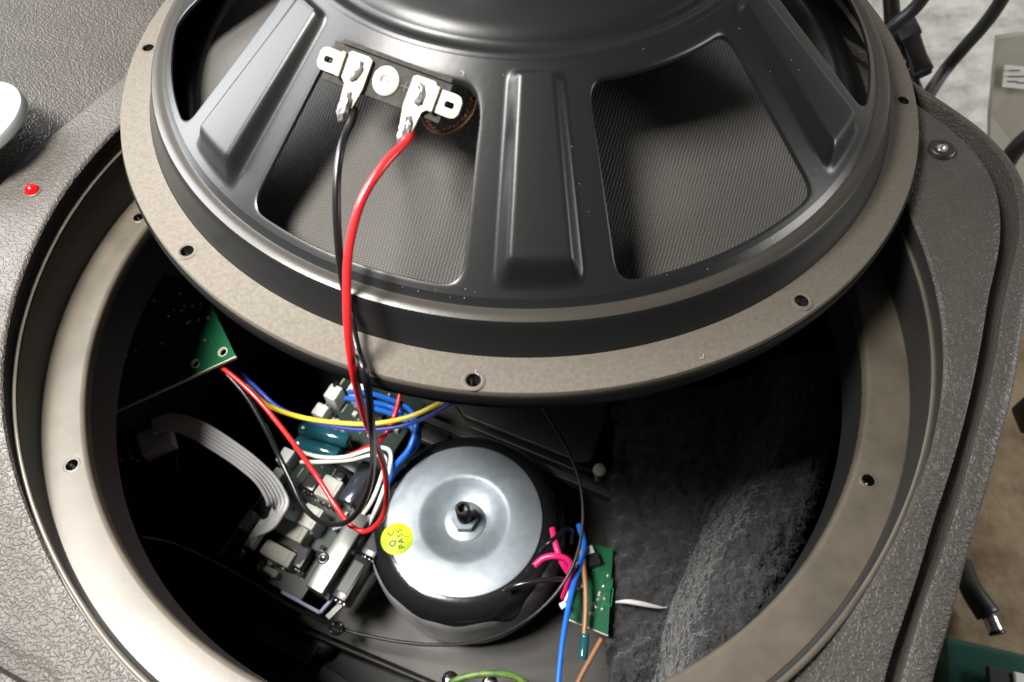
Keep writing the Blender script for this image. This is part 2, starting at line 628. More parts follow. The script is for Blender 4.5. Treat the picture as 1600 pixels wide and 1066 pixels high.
# ================================================================== INTERIOR FURNITURE OF THE CABINET
# amplifier plate
zp = -20.0
pl = [at(430, 958, zp), at(760, 1100, zp), at(1060, 1190, zp), at(1040, 640, zp), at(560, 560, zp), at(340, 860, zp)]
o = link('amplifier_plate', prism([(p.x, p.y) for p in pl], zp - .3, zp, .05), M['plate'], cab, smooth=False)
# raised lip of the plate toward the viewer
a, b = at(425, 965, zp + .3), at(770, 1110, zp + .3)
link('plate_lip', tube([a, (a + b) / 2, b], .16, 6, 2), M['plate'], cab)
q = at(505, 1008, zp - .6)
link('moulded_boss', lathe([(0, .6), (.5, .58), (.62, .45), (.7, -.4)], 24, M4=Matrix.Translation(q)), M['innergrey'], cab)
for (p0, p1, wd, z) in (((405, 985), (490, 1030), .9, -20.4), ((500, 1050), (560, 1090), .8, -20.5), ((470, 1045), (500, 1010), .2, -20.1)):
    a, b = at(*p0, z), at(*p1, z)
    d = b - a
    link('moulded_rib', box((a + b) / 2, (d.length, wd, .5), math.atan2(d.y, d.x), .05), M['innergrey'], cab, smooth=False)
# rear structure seen under the driver
z = -16.5
pp = [at(690, 600, z), at(965, 600, z), at(925, 720, z), at(905, 722, z), at(725, 650, z)]
link('port_panel', prism([(p.x, p.y) for p in pp], z - .6, z, .08), M['innergrey'], cab, smooth=False)
for (p0, p1, wd, z, h) in (((660, 655), (975, 785), .45, -17.2, .8), ((735, 668), (905, 738), .16, -16.6, .4), ((960, 640), (985, 700), .5, -15.8, 1.0), ((620, 660), (700, 690), 1.2, -17.4, .6)):
    a, b = at(*p0, z), at(*p1, z)
    d = b - a
    link('moulded_rib', box((a + b) / 2, (d.length, wd, h), math.atan2(d.y, d.x), .06), M['innergrey'], cab, smooth=False)
q = at(937, 735, -16.4)
link('fixing_screw', lathe([(0, .22), (.25, .2), (.38, .1), (.4, -.1), (.2, -.1), (.2, -1.2)], 24, M4=Matrix.Translation(q)), M['relay'], cab)

# ================================================================== DRIVER
drv = thing('loudspeaker_driver', 'large black loudspeaker driver lying face down across the cabinet opening, basket and magnet up', 'loudspeaker driver')
drv.matrix_world = Matrix.Translation(D0 * S) @ DM.to_4x4()

gb = lathe([(14.36, .12), (14.62, .05), (15.3, .0), (15.46, -.03), (15.5, -.1), (15.5, -.3), (14.36, -.3)], 256, close=True)
gasket = link('gasket', gb, M['gasket'], drv, angle=40)
dh = [(179.5, 14.95), (-136.9, 15.04), (-95.6, 15.14), (-54.1, 15.02), (-10.5, 14.95), (34, 15.0), (80, 15.0), (130, 15.0)]
cut(gasket, [cyl((r * cos(radians(a)), r * sin(radians(a)), 0), .22, -1, .5, 18) for a, r in dh])
for p in gasket.data.polygons: p.use_smooth = True
gasket.data.set_sharp_from_angle(angle=radians(40))
for a, r in dh:
    c = dpt(r, a, .02)
    hb = link('screw_hole', lathe([(.215, -.03), (.23, .02), (.31, .03), (.36, .0)], 24, M4=Matrix.Translation(c)), M['gasket'], drv)
    link('hole_bore', lathe([(.216, .0), (.2, -.2), (.13, -.25), (.12, -.6), (0, -.62)], 20, M4=Matrix.Translation(c)), M['bwire'], hb)
# flange under the gasket
link('flange', lathe([(15.42, -.28), (15.54, -.2), (15.58, -.3), (15.58, -.62), (15.5, -.72), (15.52, -.9), (15.45, -.98), (13.9, -.98)], 256), M['paint'], drv, angle=30)
# basket shoulder
link('basket_wall', lathe([(14.38, -.25), (14.34, .15), (14.2, .35), (13.98, .95), (13.92, 1.15), (13.84, 1.26)], 256), M['paint'], drv, angle=60)
link('shoulder_ring', lathe([(13.84, 1.26), (13.72, 1.31), (13.58, 1.33), (13.47, 1.3), (13.41, 1.31)], 256), M['warmgrey'], drv, angle=60)
link('inner_step', lathe([(13.41, 1.31), (13.34, 1.38), (13.22, face_h(13.22))], 256), M['paint'], drv, angle=60)

ribs = [-141.0, -88.0, -34.3, 19., 71., 123., 171.]
R_IN, R_OUT = 7.95, 13.22


def rib_h(u, r):
    """height of the pressed rib above the face at lateral offset u, radius r"""
    hw = .105 * r - .02
    t = (r - 8.2) / 4.75
    if t < -.1 or t > 1.1: return 0
    def ss(x): x = max(0, min(1, x)); return x * x * (3 - 2 * x)
    e = ss((hw - abs(u)) / .46) * ss((r - 8.15) / .3) * ss((13.0 - r) / .42)
    return e * (.3 + .34 * max(0, min(1, t)))


def rounded(poly, rr, n=8):
    out = []
    L = len(poly)
    for i in range(L):
        p0, p1, p2 = Vector(poly[i - 1]), Vector(poly[i]), Vector(poly[(i + 1) % L])
        r = rr[i] if isinstance(rr, (list, tuple)) else rr
        d0, d1 = (p0 - p1).normalized(), (p2 - p1).normalized()
        r = min(r, (p0 - p1).length * .48, (p2 - p1).length * .48)
        a, b = p1 + d0 * r, p1 + d1 * r
        for k in range(n + 1):
            t = k / n
            out.append(a * (1 - t) ** 2 + p1 * 2 * t * (1 - t) + b * t * t)
    return out


def resample_star(loop, c, n):
    """points of a closed loop at n equal angles around c"""
    out = []
    L = len(loop)
    for k in range(n):
        an = 2 * pi * k / n
        d = Vector((cos(an), sin(an)))
        best = None
        for i in range(L):
            a, b = loop[i] - c, loop[(i + 1) % L] - c
            e = b - a
            den = d.x * e.y - d.y * e.x
            if abs(den) < 1e-12: continue
            t = (a.x * e.y - a.y * e.x) / den
            s = (a.x * d.y - a.y * d.x) / den
            if t > 0 and -1e-6 <= s <= 1 + 1e-6 and (best is None or t < best): best = t
        out.append(c + d * (best or 0))
    return out


face = bmesh.new()
K = 10.7          # mean radius used to unroll the face: u = K * angle


def fv(u, r, dz=0., ribh=0.):
    a = u / K
    return face.verts.new((r * cos(a), r * sin(a), face_h(r) + dz + ribh))


nr = len(ribs)
for i in range(nr):
    ac = radians(ribs[i])
    # rib sector
    hwA = radians(8.6)
    NU, NR = 44, 70
    grid = []
    for a_ in range(NU + 1):
        th = ac - hwA + 2 * hwA * a_ / NU
        row = []
        for r_ in range(NR + 1):
            r = R_IN + (R_OUT - R_IN) * r_ / NR
            row.append(face.verts.new((r * cos(th), r * sin(th), face_h(r) + rib_h(r * (th - ac), r))))
        grid.append(row)
    for a_ in range(NU):
        for r_ in range(NR):
            face.faces.new((grid[a_][r_], grid[a_ + 1][r_], grid[a_ + 1][r_ + 1], grid[a_][r_ + 1]))
    # window sector to the next rib
    an = radians(ribs[(i + 1) % nr])
    if an < ac: an += 2 * pi
    u0, u1 = (ac + hwA) * K, (an - hwA) * K
    w0, w1 = u0 + .28, u1 - .28
    if i == 0:     # the window with the terminal tab
        um = radians(-117.3) * K
        poly = [(w0, 13.0), (w0, 8.55), (um - 1.1, 8.45), (um - .9, 9.0), (um + .55, 9.0), (um + .75, 8.45), (w1, 8.55), (w1, 13.0)]
        rr = [.55, .8, .55, .3, .3, .55, .8, .55]
        cc = Vector((um, 11.2))
    else:
        poly = [(w0, 13.0), (w0, 8.45), (w1, 8.45), (w1, 13.0)]
        rr = [.55, .6, .6, .55]
        cc = Vector(((w0 + w1) / 2, 10.7))
    NL = 240
    W = resample_star(rounded([Vector(p) for p in poly], rr), cc, NL)
    O = resample_star([Vector(p) for p in ((u0, R_OUT), (u0, R_IN), (u1, R_IN), (u1, R_OUT))], cc, NL)
    # put exact corners
    for cn in ((u0, R_OUT), (u0, R_IN), (u1, R_IN), (u1, R_OUT)):
        k = min(range(NL), key=lambda q: (O[q] - Vector(cn)).length)
        O[k] = Vector(cn)
    rings = []
    for t, dz in ((0., -.16), (0., -.035), (.03 / .3, -.008), (.2, 0.), (.5, 0.), (.75, 0), (1., 0.)):
        rings.append([fv(*(W[k] * (1 - t) + O[k] * t), dz) for k in range(NL)])
    for j in range(len(rings) - 1):
        for k in range(NL):
            k2 = (k + 1) % NL
            face.faces.new((rings[j][k], rings[j][k2], rings[j + 1][k2], rings[j + 1][k]))
bmesh.ops.remove_doubles(face, verts=face.verts[:], dist=.003)
basket = link('basket', face, M['paint'], drv, angle=50)

# centre of the basket: bead, step and magnet pot
pot = [(7.97, face_h(7.97)), (7.88, 5.76), (7.74, 5.8), (7.62, 5.7), (7.42, 5.69), (7.3, 5.82), (7.16, 5.98), (6.9, 6.1), (6.4, 6.28), (5.8, 6.46), (5.2, 6.6), (4.9, 6.62)]
link('pot_collar', lathe(pot, 256), M['paint'], drv, angle=60)
link('magnet', lathe([(4.7, 6.5), (5.0, 6.7), (5.1, 7.0), (5.1, 9.8), (4.9, 10.0), (0.01, 10.0)], 160), M['paint'], drv, angle=40)

# cone and surround seen through the windows
cone = [(13.6, -.6), (13.2, -.1), (12.6, .0), (12.2, -.35), (12.0, -.55), (11.4, -.2)]
link('surround', lathe([(13.9, -.6), (13.5, -.2), (13.2, .1), (12.9, .16), (12.6, .0), (12.45, -.2)], 200), M['paint'], drv)
cp = [(12.9 - 9.2 * t, -.25 + 4.6 * t + .35 * sin(pi * t)) for t in [k / 40 for k in range(41)]]
link('cone', lathe(cp, 256), M['cloth'], drv)
link('voice_coil_former', lathe([(3.7, 4.2), (3.65, 7.4)], 64), M['black'], drv)

# dust and lint lying on the painted basket
rnd = random.Random(5)
db = bmesh.new()
for k in range(70):
    a = rnd.uniform(-175, -5)
    i_ = min(range(nr), key=lambda q: abs(((ribs[q] - a) + 180) % 360 - 180))
    rr_ = rnd.uniform(8.1, 13.3)
    off = ((a - ribs[i_]) + 180) % 360 - 180
    if abs(off) > 9:
        rr_ = rnd.choice([rnd.uniform(13.05, 13.3), rnd.uniform(8.0, 8.4)])
    hgt = face_h(rr_) + rib_h(rr_ * radians(off), rr_)
    if k % 4 == 0:
        rr_, hgt = rnd.uniform(14.5, 15.3), .06
    c = dpt(rr_, a, hgt + .012)
    s_ = rnd.choice([.009, .009, .012, .015])
    if k % 17 == 0:
        d = Vector((rnd.gauss(0, 1), rnd.gauss(0, 1), 0)).normalized()
        e = Vector((-d.y, d.x, 0))
        tube([c, c + d * .12 + e * .05, c + d * .2 - e * .02], .009, 4, 4, bm=db)
    else:
        box(c, (s_ * 1.6, s_, s_), rnd.uniform(0, 3), bm=db)
dust = link('dust_specks', db, M['relay'], drv, smooth=False)
dust['kind'] = 'stuff'

# terminal board
tc_ = datf(608, 130, .1)
pL, pR = datf(527, 98, .12), datf(697, 162, .12)
ex = (pR - pL); ex.z *= 1; ex.normalize()
ac = math.atan2(tc_.y, tc_.x)
rad_v = Vector((cos(ac), sin(ac), -.79)).normalized()
ey = (-(rad_v - ex * rad_v.dot(ex))).normalized()      # up the slope, toward the magnet
ez = ex.cross(ey)
if ez.z < 0: ez = -ez
TB = Matrix((ex, ey, ez)).transposed()
tbo = bpy.data.objects.new('terminal_block', None)


def tl(x, y, z=0.): return tc_ + ex * x + ey * y + ez * z


tb = link('terminal_board', box(tl(0, .0, .12), (3.9, 1.15, .16), 0, .015, R=TB), M['board'], drv, smooth=False)
link('board_edge', box(tl(.15, .62, .24), (3.6, .13, .14), 0, .02, R=TB), M['board'], tb, smooth=False)
rv = lathe([(.0, -.02), (.12, -.02), (.125, .06), (.2, .1), (.33, .09), (.42, .02)], 32, M4=Matrix.Translation(tl(.0, 0, .21)) @ TB.to_4x4())
link('rivet', rv, M['relay'], tb)
link('rivet_socket', box(tl(.0, 0, .235), (.2, .24, .06), 0, .01, R=TB), M['chip'], tb, smooth=False)
# + and - marks
link('plus_mark', box(tl(.62, .04, .203), (.3, .035, .012), R=TB, bm=box(tl(.62, .04, .204), (.035, .3, .012), R=TB)), M['ink'], tb, smooth=False)
link('minus_mark', box(tl(-.62, .08, .203), (.22, .035, .012), R=TB), M['ink'], tb, smooth=False)


def terminal(sx, y0):
    # tinned T-shaped lug: body, outward ear with slot, folded tail with solder
    kx = .86 if sx > 0 else .87
    def L(x, y, z): return tl(sx * x * kx + (.24 if sx < 0 else .04), y + y0, z)
    b = bmesh.new()
    prof = [(.9, .4), (1.05, .46), (1.7, .46), (1.8, .38), (2.0, .32), (2.05, .33), (2.6, .33), (2.74, .28), (2.82, .16), (2.82, -.16), (2.74, -.28), (2.6, -.33), (2.05, -.33), (2.0, -.26), (1.75, -.34), (1.6, -.45), (1.52, -1.05), (1.04, -1.05), (.9, -.45)]
    up = [b.verts.new(L(x, y, .34)) for x, y in prof]
    dn = [b.verts.new(L(x, y, .24)) for x, y in prof]
    b.faces.new(up); b.faces.new(dn[::-1])
    for i in range(len(prof)):
        j = (i + 1) % len(prof)
        b.faces.new((up[i], up[j], dn[j], dn[i]))
    lug = link('solder_lug', b, M['tin'], drv, smooth=False)
    # slot of the ear
    sl = rounded([Vector((2.25, .09)), Vector((2.25, -.09)), Vector((2.6, -.09)), Vector((2.6, .09))], .085, 5)
    b = bmesh.new()
    t = [b.verts.new(L(p.x, p.y, .6)) for p in sl]; d = [b.verts.new(L(p.x, p.y, .0)) for p in sl]
    b.faces.new(t); b.faces.new(d[::-1])
    for i in range(len(sl)):
        j = (i + 1) % len(sl)
        b.faces.new((t[i], t[j], d[j], d[i]))
    bmesh.ops.recalc_face_normals(b, faces=b.faces[:])
    b.transform(Matrix.Identity(4))
    c = link('cutter', b, M['black'], drv, smooth=False)
    md = lug.modifiers.new('b', 'BOOLEAN'); md.object = c; md.operation = 'DIFFERENCE'; md.solver = 'EXACT'
    bpy.context.view_layer.update()
    me = bpy.data.meshes.new_from_object(lug.evaluated_get(bpy.context.evaluated_depsgraph_get()))
    lug.modifiers.clear(); lug.data = me
    bpy.data.objects.remove(c)
    # crimp and solder blob
    b = bmesh.new()
    bmesh.ops.create_uvsphere(b, u_segments=28, v_segments=18, radius=1)
    for v in b.verts:
        n_ = noise.noise(v.co * 2.3 + Vector((sx * 5, 0, 0)))
        c_ = v.co * (1 + .28 * n_)
        v.co = L(1.32 + .2 * c_.x - .05 * c_.y, -.02 + .3 * c_.y, .38 + .1 * c_.z)
    link('solder_blob', b, M['solder'], lug)
    b = bmesh.new()
    bmesh.ops.create_uvsphere(b, u_segments=28, v_segments=18, radius=1)
    for v in b.verts:
        n_ = noise.noise(v.co * 2.7 + Vector((sx * 9, 3, 0)))
        c_ = v.co * (1 + .3 * n_)
        v.co = L(1.28 + (.21 - .03 * c_.y) * c_.x, -1.08 + .42 * c_.y, .36 + .17 * c_.z)
    link('solder_joint', b, M['solder'], lug)
    # side flange of the lug
    link('lug_fold', box(L(1.9, .0, .34), (.16, .74, .2), R=TB, bev=.03), M['tin'], lug, smooth=False)


terminal(-1, -.02)
terminal(1, -.02)
# braided lead from the right lug round to the cone
br = [dat(660, 172, 4.2), dat(668, 194, 3.7), dat(685, 206, 3.5), dat(712, 199, 3.6), dat(733, 178, 3.7), dat(744, 146, 3.8)]
bb = bmesh.new()
Cb = spline(br, 14)
for s_ in range(3):
    ph = s_ * 2 * pi / 3
    pts = []
    for i, p in enumerate(Cb):
        an = ph + i * .55
        pts.append(p + Vector((cos(an), sin(an), 0)) * .06)
    tube(pts, .055, 6, 2, bm=bb)
link('braided_lead', bb, M['brown'], drv)
bb = bmesh.new()
Cb = spline([dat(594, 84, 4.3), dat(588, 100, 4.6), dat(583, 118, 4.8), dat(581, 132, 4.8)], 8)
for s_ in range(3):
    tube([p + Vector((cos(s_ * 2.1 + i * .7), sin(s_ * 2.1 + i * .7), 0)) * .07 for i, p in enumerate(Cb)], .05, 6, 2, bm=bb)
link('braided_lead', bb, M['solder'], drv)

# ================================================================== TRANSFORMER
TC = at(726, 810, -14.)
tor = thing('toroidal_transformer', 'round black wrapped transformer with grey metal disc on top, in the open cabinet', 'transformer', TC - Vector((0, 0, 6.0)))
TZ = 6.0


def wob(r, z, a):
    k = noise.noise(Vector((cos(a) * 2, sin(a) * 2, z * .5)))
    return r + .06 * k * (1 if r > 2 else 0), z


link('winding', lathe([(2.6, 0), (4.3, 0), (4.85, .35), (5.05, 1.2), (5.12, 3.0), (5.04, 4.6), (4.8, 5.4), (4.45, 5.82), (4.1, 5.95), (3.6, 5.98), (2.6, 5.98)], 160, wob=wob), M['tape'], tor)
# individual tape turns glimpsed on the front
# film sleeve with a wavy upper edge
bm = bmesh.new()
rws = []
for i in range(240):
    a = 2 * pi * i / 240
    ad = math.degrees(a) - 360 if a > pi else math.degrees(a)
    edge = 4.95 + .3 * noise.noise(Vector((cos(a) * 3, sin(a) * 3, 1.))) + (.55 * math.exp(-((ad + 38) / 24) ** 2)) - 1.1 * math.exp(-((ad + 62) / 7) ** 2)
    row = []
    for k in range(14):
        t = k / 13
        z = .05 + (edge - .05) * t
        bp_ = ((0, 4.3), (.35, 4.85), (1.2, 5.05), (3.0, 5.12), (4.6, 5.04), (5.4, 4.8), (5.82, 4.45), (5.95, 4.1))
        for q_ in range(7):
            if bp_[q_][0] <= z <= bp_[q_ + 1][0]:
                r = bp_[q_][1] + (bp_[q_ + 1][1] - bp_[q_][1]) * (z - bp_[q_][0]) / (bp_[q_ + 1][0] - bp_[q_][0]) + .13
        + .05 * noise.noise(Vector((cos(a) * 9, sin(a) * 9, z * 2)))
        row.append(bm.verts.new((r * cos(a), r * sin(a), z)))
    rws.append(row)
for i in range(240):
    A, B = rws[i], rws[(i + 1) % 240]
    for j in range(13): bm.faces.new((A[j], B[j], B[j + 1], A[j + 1]))
o = link('wrapping_film', bm, M['film'], tor)
# top disc
disc = [(.0, TZ - .5), (.85, TZ - .5), (1.1, TZ - .47), (1.5, TZ - .32), (1.9, TZ - .12), (2.15, TZ + .03), (2.28, TZ + .085), (2.4, TZ + .1), (3.9, TZ + .1), (3.96, TZ + .08), (3.99, TZ + .02), (3.96, TZ - .03)]
link('top_disc', lathe(disc, 192), M['zinc'], tor, angle=45)
link('washer', lathe([(.0, TZ - .4), (1.0, TZ - .4), (1.06, TZ - .43), (1.08, TZ - .5)], 48), M['zinc'], tor, angle=30)
nut = link('nut', cyl((0, 0, 0), .68, TZ - .4, TZ + .1, 6), M['zinc'], tor, smooth=False)
bm = lathe([(.0, TZ + .9), (.22, TZ + .9), (.23, TZ + 1.5), (.33, TZ + 1.5), (.37, TZ + 1.44)] + [(.37 - .04 * (k % 2), TZ + 1.4 - .06 * k) for k in range(30)], 28)
link('threaded_stud', bm, M['dsteel'], tor, angle=25)
# sticker
q = at(620, 842, -14 + .12) - Vector(TC)
bm = lathe([(0, .02), (.8, .02), (.82, .0)], 48, M4=Matrix.Translation((q.x, q.y, TZ + .102)))
st = link('round_sticker', bm, M['sticker'], tor)


def text_mesh(s, size, loc, rot, m, parent):
    c = bpy.data.curves.new('t', 'FONT')
    c.body = s; c.size = size; c.align_x = 'CENTER'; c.align_y = 'CENTER'; c.extrude = .003; c.offset = .006
    c.space_character = 1.25
    to = bpy.data.objects.new('t', c)
    COL.objects.link(to)
    bpy.context.view_layer.update()
    me = bpy.data.meshes.new_from_object(to.evaluated_get(bpy.context.evaluated_depsgraph_get()))
    bpy.data.objects.remove(to)
    me.transform(Matrix.Translation(loc) @ Matrix.Rotation(rot, 4, 'Z'))
    me.transform(Matrix.Scale(S, 4))
    me.materials.clear(); me.materials.append(m)
    o = bpy.data.objects.new('printed_text', me)
    COL.objects.link(o)
    o.parent = parent
    return o


rt = radians(104)
for s, dx, dy, sz in (('Q C', -.24, .02, .42), ('PASS', .2, .0, .42), ('/', .5, .12, .34)):
    text_mesh(s, sz, (q.x + dx, q.y + dy, TZ + .125), rt, M['ink'], st)


# ================================================================== WIRES
def wire(name, pts, r, m, label, n=10, sides=10, group=None, cat='wire', rf=None):
    o = link(name, tube(P3(pts), r, sides, n, rf=rf), M[m])
    tag(o, label, cat, group)
    return o


def dz_world(p): return D0 + DX * p.x + DY * p.y + DN * p.z


jr, jl = dz_world(tl(1.1, -1.4, .36)), dz_world(tl(-.9, -1.4, .36))
# solder joints are reached where the photo shows them
rw = [(643, 205, jr.z), (634, 222, jr.z + .1), (600, 258, 8.4), (566, 312, 8.), (547, 380, 7.2), (542, 440, 6.4), (544, 520, 5.2), (552, 580, 3.7), (562, 623, 1.8), (573, 662, -.3), (588, 695, -2.8), (601, 733, -5.2), (604, 780, -7.6), (595, 812, -9), (572, 830, -10), (547, 820, -10), (522, 787, -10), (492, 740, -9.6), (455, 688, -8.8), (410, 632, -8), (375, 597, -7.6), (343, 572, -7.4), (325, 560, -7.6)]
wire('red_wire', rw, .128, 'red', 'long red wire from the right solder lug over the driver rim to green board', sides=12, rf=lambda t: 1 - .1 * t)
bw = [(554, 172, jl.z), (549, 190, jl.z + .1), (536, 220, 8.6), (528, 262, 8.3), (526, 310, 7.8), (528, 370, 7.0), (534, 430, 6.0), (545, 482, 4.9), (557, 540, 4.3), (569, 580, 4.2), (576, 616, 3.2), (581, 669, 1.0), (583, 723, -3.0), (576, 765, -6), (558, 801, -8.2), (533, 819, -9.4), (501, 815, -10.2), (474, 791, -10.6), (455, 752, -10.5), (437, 715, -10.2), (415, 670, -9.4), (385, 620, -8.6), (350, 580, -8)]
wire('black_wire', bw, .115, 'bwire', 'thin black wire from the left solder lug crossing behind the red wire', sides=12, rf=lambda t: 1 + .12 * t)
wire('yellow_wire', [(350, 572, -9.4), (385, 604, -9.2), (420, 634, -9), (470, 652, -10), (530, 661, -10.4), (585, 662, -10.4), (640, 651, -10), (690, 628, -9.4), (760, 590, -8)], .13, 'yellow', 'yellow wire arching beside the dark blue one under the driver rim')
wire('dark_blue_wire', [(350, 560, -9.4), (400, 606, -9.2), (440, 640, -9.6), (500, 661, -10.4), (560, 671, -10.8), (620, 667, -10.8), (665, 652, -10.4), (710, 628, -9.8), (770, 590, -8)], .12, 'navy', 'dark blue wire running beneath the yellow wire')
for k, l in enumerate(([(545, 612, -13.2), (580, 615, -12.6), (612, 625, -12.2), (640, 640, -12), (650, 662, -12), (640, 700, -12.4), (618, 728, -13), (604, 760, -14)],
                       [(560, 636, -13.2), (595, 641, -12.6), (630, 655, -12.2), (646, 675, -12.2), (640, 700, -12.8), (618, 735, -13.5), (596, 770, -14)],
                       [(540, 622, -13.2), (575, 628, -12.9), (606, 634, -12.6), (636, 650, -12.6), (654, 676, -12.8), (648, 700, -13.2), (626, 722, -13.6), (612, 745, -14)])):
    wire('blue_wire', l, .15, 'blue', ['uppermost of the three bright blue wires bending down left of the transformer', 'lowest bright blue wire bending down left of the transformer', 'middle bright blue wire with the widest bend left of the transformer'][k], group='bright blue wires left of the transformer')
wire('red_wire', [(632, 560, -11), (624, 620, -11.6), (616, 650, -12), (604, 676, -12.2), (585, 694, -12.6), (560, 706, -13), (545, 712, -13.4)], .14, 'red', 'short red wire coming down from the driver rim among the blue wires')
wire('white_wire', [(470, 706, -13.6), (500, 714, -13), (540, 714, -12.8), (575, 703, -12.6), (600, 700, -12.4), (611, 712, -12.4), (604, 750, -12.8), (590, 790, -13.6), (575, 822, -14.6)], .11, 'whitewire', 'upper white wire from the left connector curving down beside the transformer')
wire('white_wire', [(470, 722, -13.6), (500, 722, -13.2), (545, 719, -13), (580, 711, -13), (602, 716, -13), (596, 745, -13.4), (580, 785, -14), (555, 820, -14.8)], .11, 'whitewire', 'lower white wire from the left connector, beneath the other white one')
wire('blue_cable', [(905, 820, -14.2), (912, 850, -14), (908, 880, -13.8), (897, 910, -13.6), (886, 960, -13.4), (878, 1010, -13.2), (870, 1090, -13)], .15, 'blue', 'bright blue cable hanging down right of the transformer', cat='cable', rf=lambda t: 1.15 - .35 * t)
wire('brown_wire', [(906, 855, -14), (911, 880, -13.8), (915, 920, -13.8), (915, 960, -14), (912, 1000, -14.2)], .13, 'brown', 'upright brown wire in front of the small green board', cat='wire')
wire('brown_wire', [(940, 998, -14), (925, 1025, -14), (905, 1062, -14), (895, 1090, -14)], .12, 'brown', 'short slanting brown wire below the small green board')
o = link('heat_shrink_sleeve', tube(P3([(914, 990, -14.1), (912, 1010, -14.3), (910, 1030, -14.4)]), .22, 10, 4), M['teal'])
tag(o, 'dark teal sleeve on the brown wire below the small green board', 'sleeve')
for pts, lb in (([(863, 826, -13.3), (868, 850, -13.1), (877, 876, -13.2), (890, 898, -13.8)], 'pink wire standing up from a loop at the right side of the transformer'),
                ([(835, 884, -13.1), (850, 872, -12.9), (870, 869, -12.8), (888, 876, -13), (893, 892, -13.4), (886, 918, -14), (880, 935, -14.6)], 'pink wire arching sideways over the right side of the transformer')):
    wire('pink_wire', pts, .16, 'pink', lb)
wire('black_wire', [(845, 862, -13.4), (856, 850, -13.0), (870, 838, -13), (885, 826, -13.3), (893, 830, -13.8), (893, 850, -14.2)], .11, 'bwire', 'short black wire hooked across the upright pink wire')
wire('black_wire', [(790, 922, -13.6), (810, 914, -13.3), (840, 908, -13.2), (870, 905, -13.3), (885, 906, -14)], .13, 'tape', 'thick black wire lying across the front right of the transformer')
wire('white_wire', [(908, 885, -14.3), (893, 915, -14), (881, 945, -13.9)], .07, 'whitewire', 'thin white wire ending in a white plug right of the transformer')
o = link('white_plug', box(at(880, 946, -13.9), (.32, .3, .3), .5, .04), M['white'])
tag(o, 'tiny white plug hanging right of the transformer', 'plug')

# long black cord with beads
cord = [(838, 622, -11.4), (862, 660, -11.6), (888, 705, -12), (905, 750, -12.3), (911, 800, -12.6), (906, 850, -12.8), (890, 895, -13), (862, 935, -13.4), (825, 968, -14), (780, 992, -15), (735, 1005, -15.8), (690, 1008, -16.4), (640, 1005, -16.8), (585, 996, -17), (540, 985, -17), (500, 968, -16.4), (450, 945, -15.5), (400, 915, -14.5), (340, 882, -13.2), (270, 850, -11.5), (215, 838, -9.5)]
crd = tag(link('black_cable', tube(P3(cord), .085, 8, 8), M['rubber']), 'long thin black cord sweeping round the front and right of the transformer', 'cable')
# twisted second strand
cs = spline(P3(cord), 26)
pts = [p + Vector((cos(i * .9), sin(i * .9), 0)) * .055 for i, p in enumerate(cs)]
link('cord_strand', tube(pts, .05, 6, 1, smooth=False), M['fibre'] if 0 else M['rubber'], crd)
q = at(526, 982, -16.8)
kn = bmesh.new()
for k in range(3):
    tube([q + Vector((.32 * cos(t), .26 * sin(t), .05 * k + .05 * sin(2 * t))) for t in [j * 2 * pi / 10 + k for j in range(11)]], .085, 8, 3, bm=kn)
link('cord_knot', kn, M['tape'], crd)

# green-yellow earth wire over a terminal at the lower edge
wire('earth_wire', [(690, 1078, -16.8), (712, 1063, -16.4), (745, 1054, -16.2), (785, 1053, -16.2), (815, 1063, -16.4), (840, 1090, -16.8)], .16, 'ygreen', 'green and yellow striped earth wire at the very bottom of the opening')
for px, py, lb in ((703, 1062, 'round black screw left of the earth wire'), (765, 1068, 'bright round screw head enclosed by the earth wire')):
    q = at(px, py, -17.)
    o = link('screw', lathe([(0, .15), (.2, .18), (.36, .1), (.42, -.1), (.42, -1.6)], 24, M4=Matrix.Translation(q)), M['tape'] if px < 710 else M['steel'])
    tag(o, lb, 'screw')

# ribbon cable
rib_pts = [(238, 668, -8.5), (262, 660, -8.5), (300, 668, -8.8), (345, 694, -9.4), (385, 722, -10.3), (415, 750, -11.3), (432, 778, -12.2), (433, 800, -13), (420, 818, -13.6), (403, 828, -14.2)]
rb = thing('ribbon_cable', 'flat pale grey ribbon cable curving down to the left edge of the main board', 'ribbon cable', at(403, 828, -14.2))
cl = spline(P3(rib_pts), 10)
side = [(cl[min(i + 1, len(cl) - 1)] - cl[max(i - 1, 0)]).normalized() for i in range(len(cl))]
for s_ in range(6):
    pts = []
    for i, p in enumerate(cl):
        t = i / (len(cl) - 1)
        d = side[i]
        lat = d.cross(Vector((.1, .35, 1))).normalized()
        pts.append(p + lat * (s_ - 2.5) * .185 - rb.location / S)
    link('conductor', tube(pts, .105, 8, 2, smooth=False), M['ribbon'], rb)

# ================================================================== BOARDS
# upper-left green board
gp = thing('circuit_board', 'green circuit board with two round corner holes, under the left rim of the driver', 'circuit board', (0, 0, 0))
cA, cB, cC, cD = at(368, 556, -6.7), at(312, 438, -6.5), at(228, 424, -6.7), at(157, 652, -8.4)
b = bmesh.new()
nrm = (cB - cA).cross(cD - cA).normalized()
if nrm.z < 0: nrm = -nrm
# force the fourth corner into the plane
cC = cC - nrm * (cC - cA).dot(nrm)
up = [b.verts.new(p) for p in (cA, cB, cC, cD)]
dn = [b.verts.new(p - nrm * .2) for p in (cA, cB, cC, cD)]
b.faces.new(up); b.faces.new(dn[::-1])
for i in range(4):
    j = (i + 1) % 4
    b.faces.new((up[i], up[j], dn[j], dn[i]))
lam = link('board_laminate', b, M['green'], gp, smooth=False)


def onb(px, py, up_=0.):
    d = RC @ Vector(((px - 800) / F, -(py - 533) / F, -1))
    t = (cA - CAM).dot(nrm) / d.dot(nrm)
    return CAM + d * t + nrm * up_


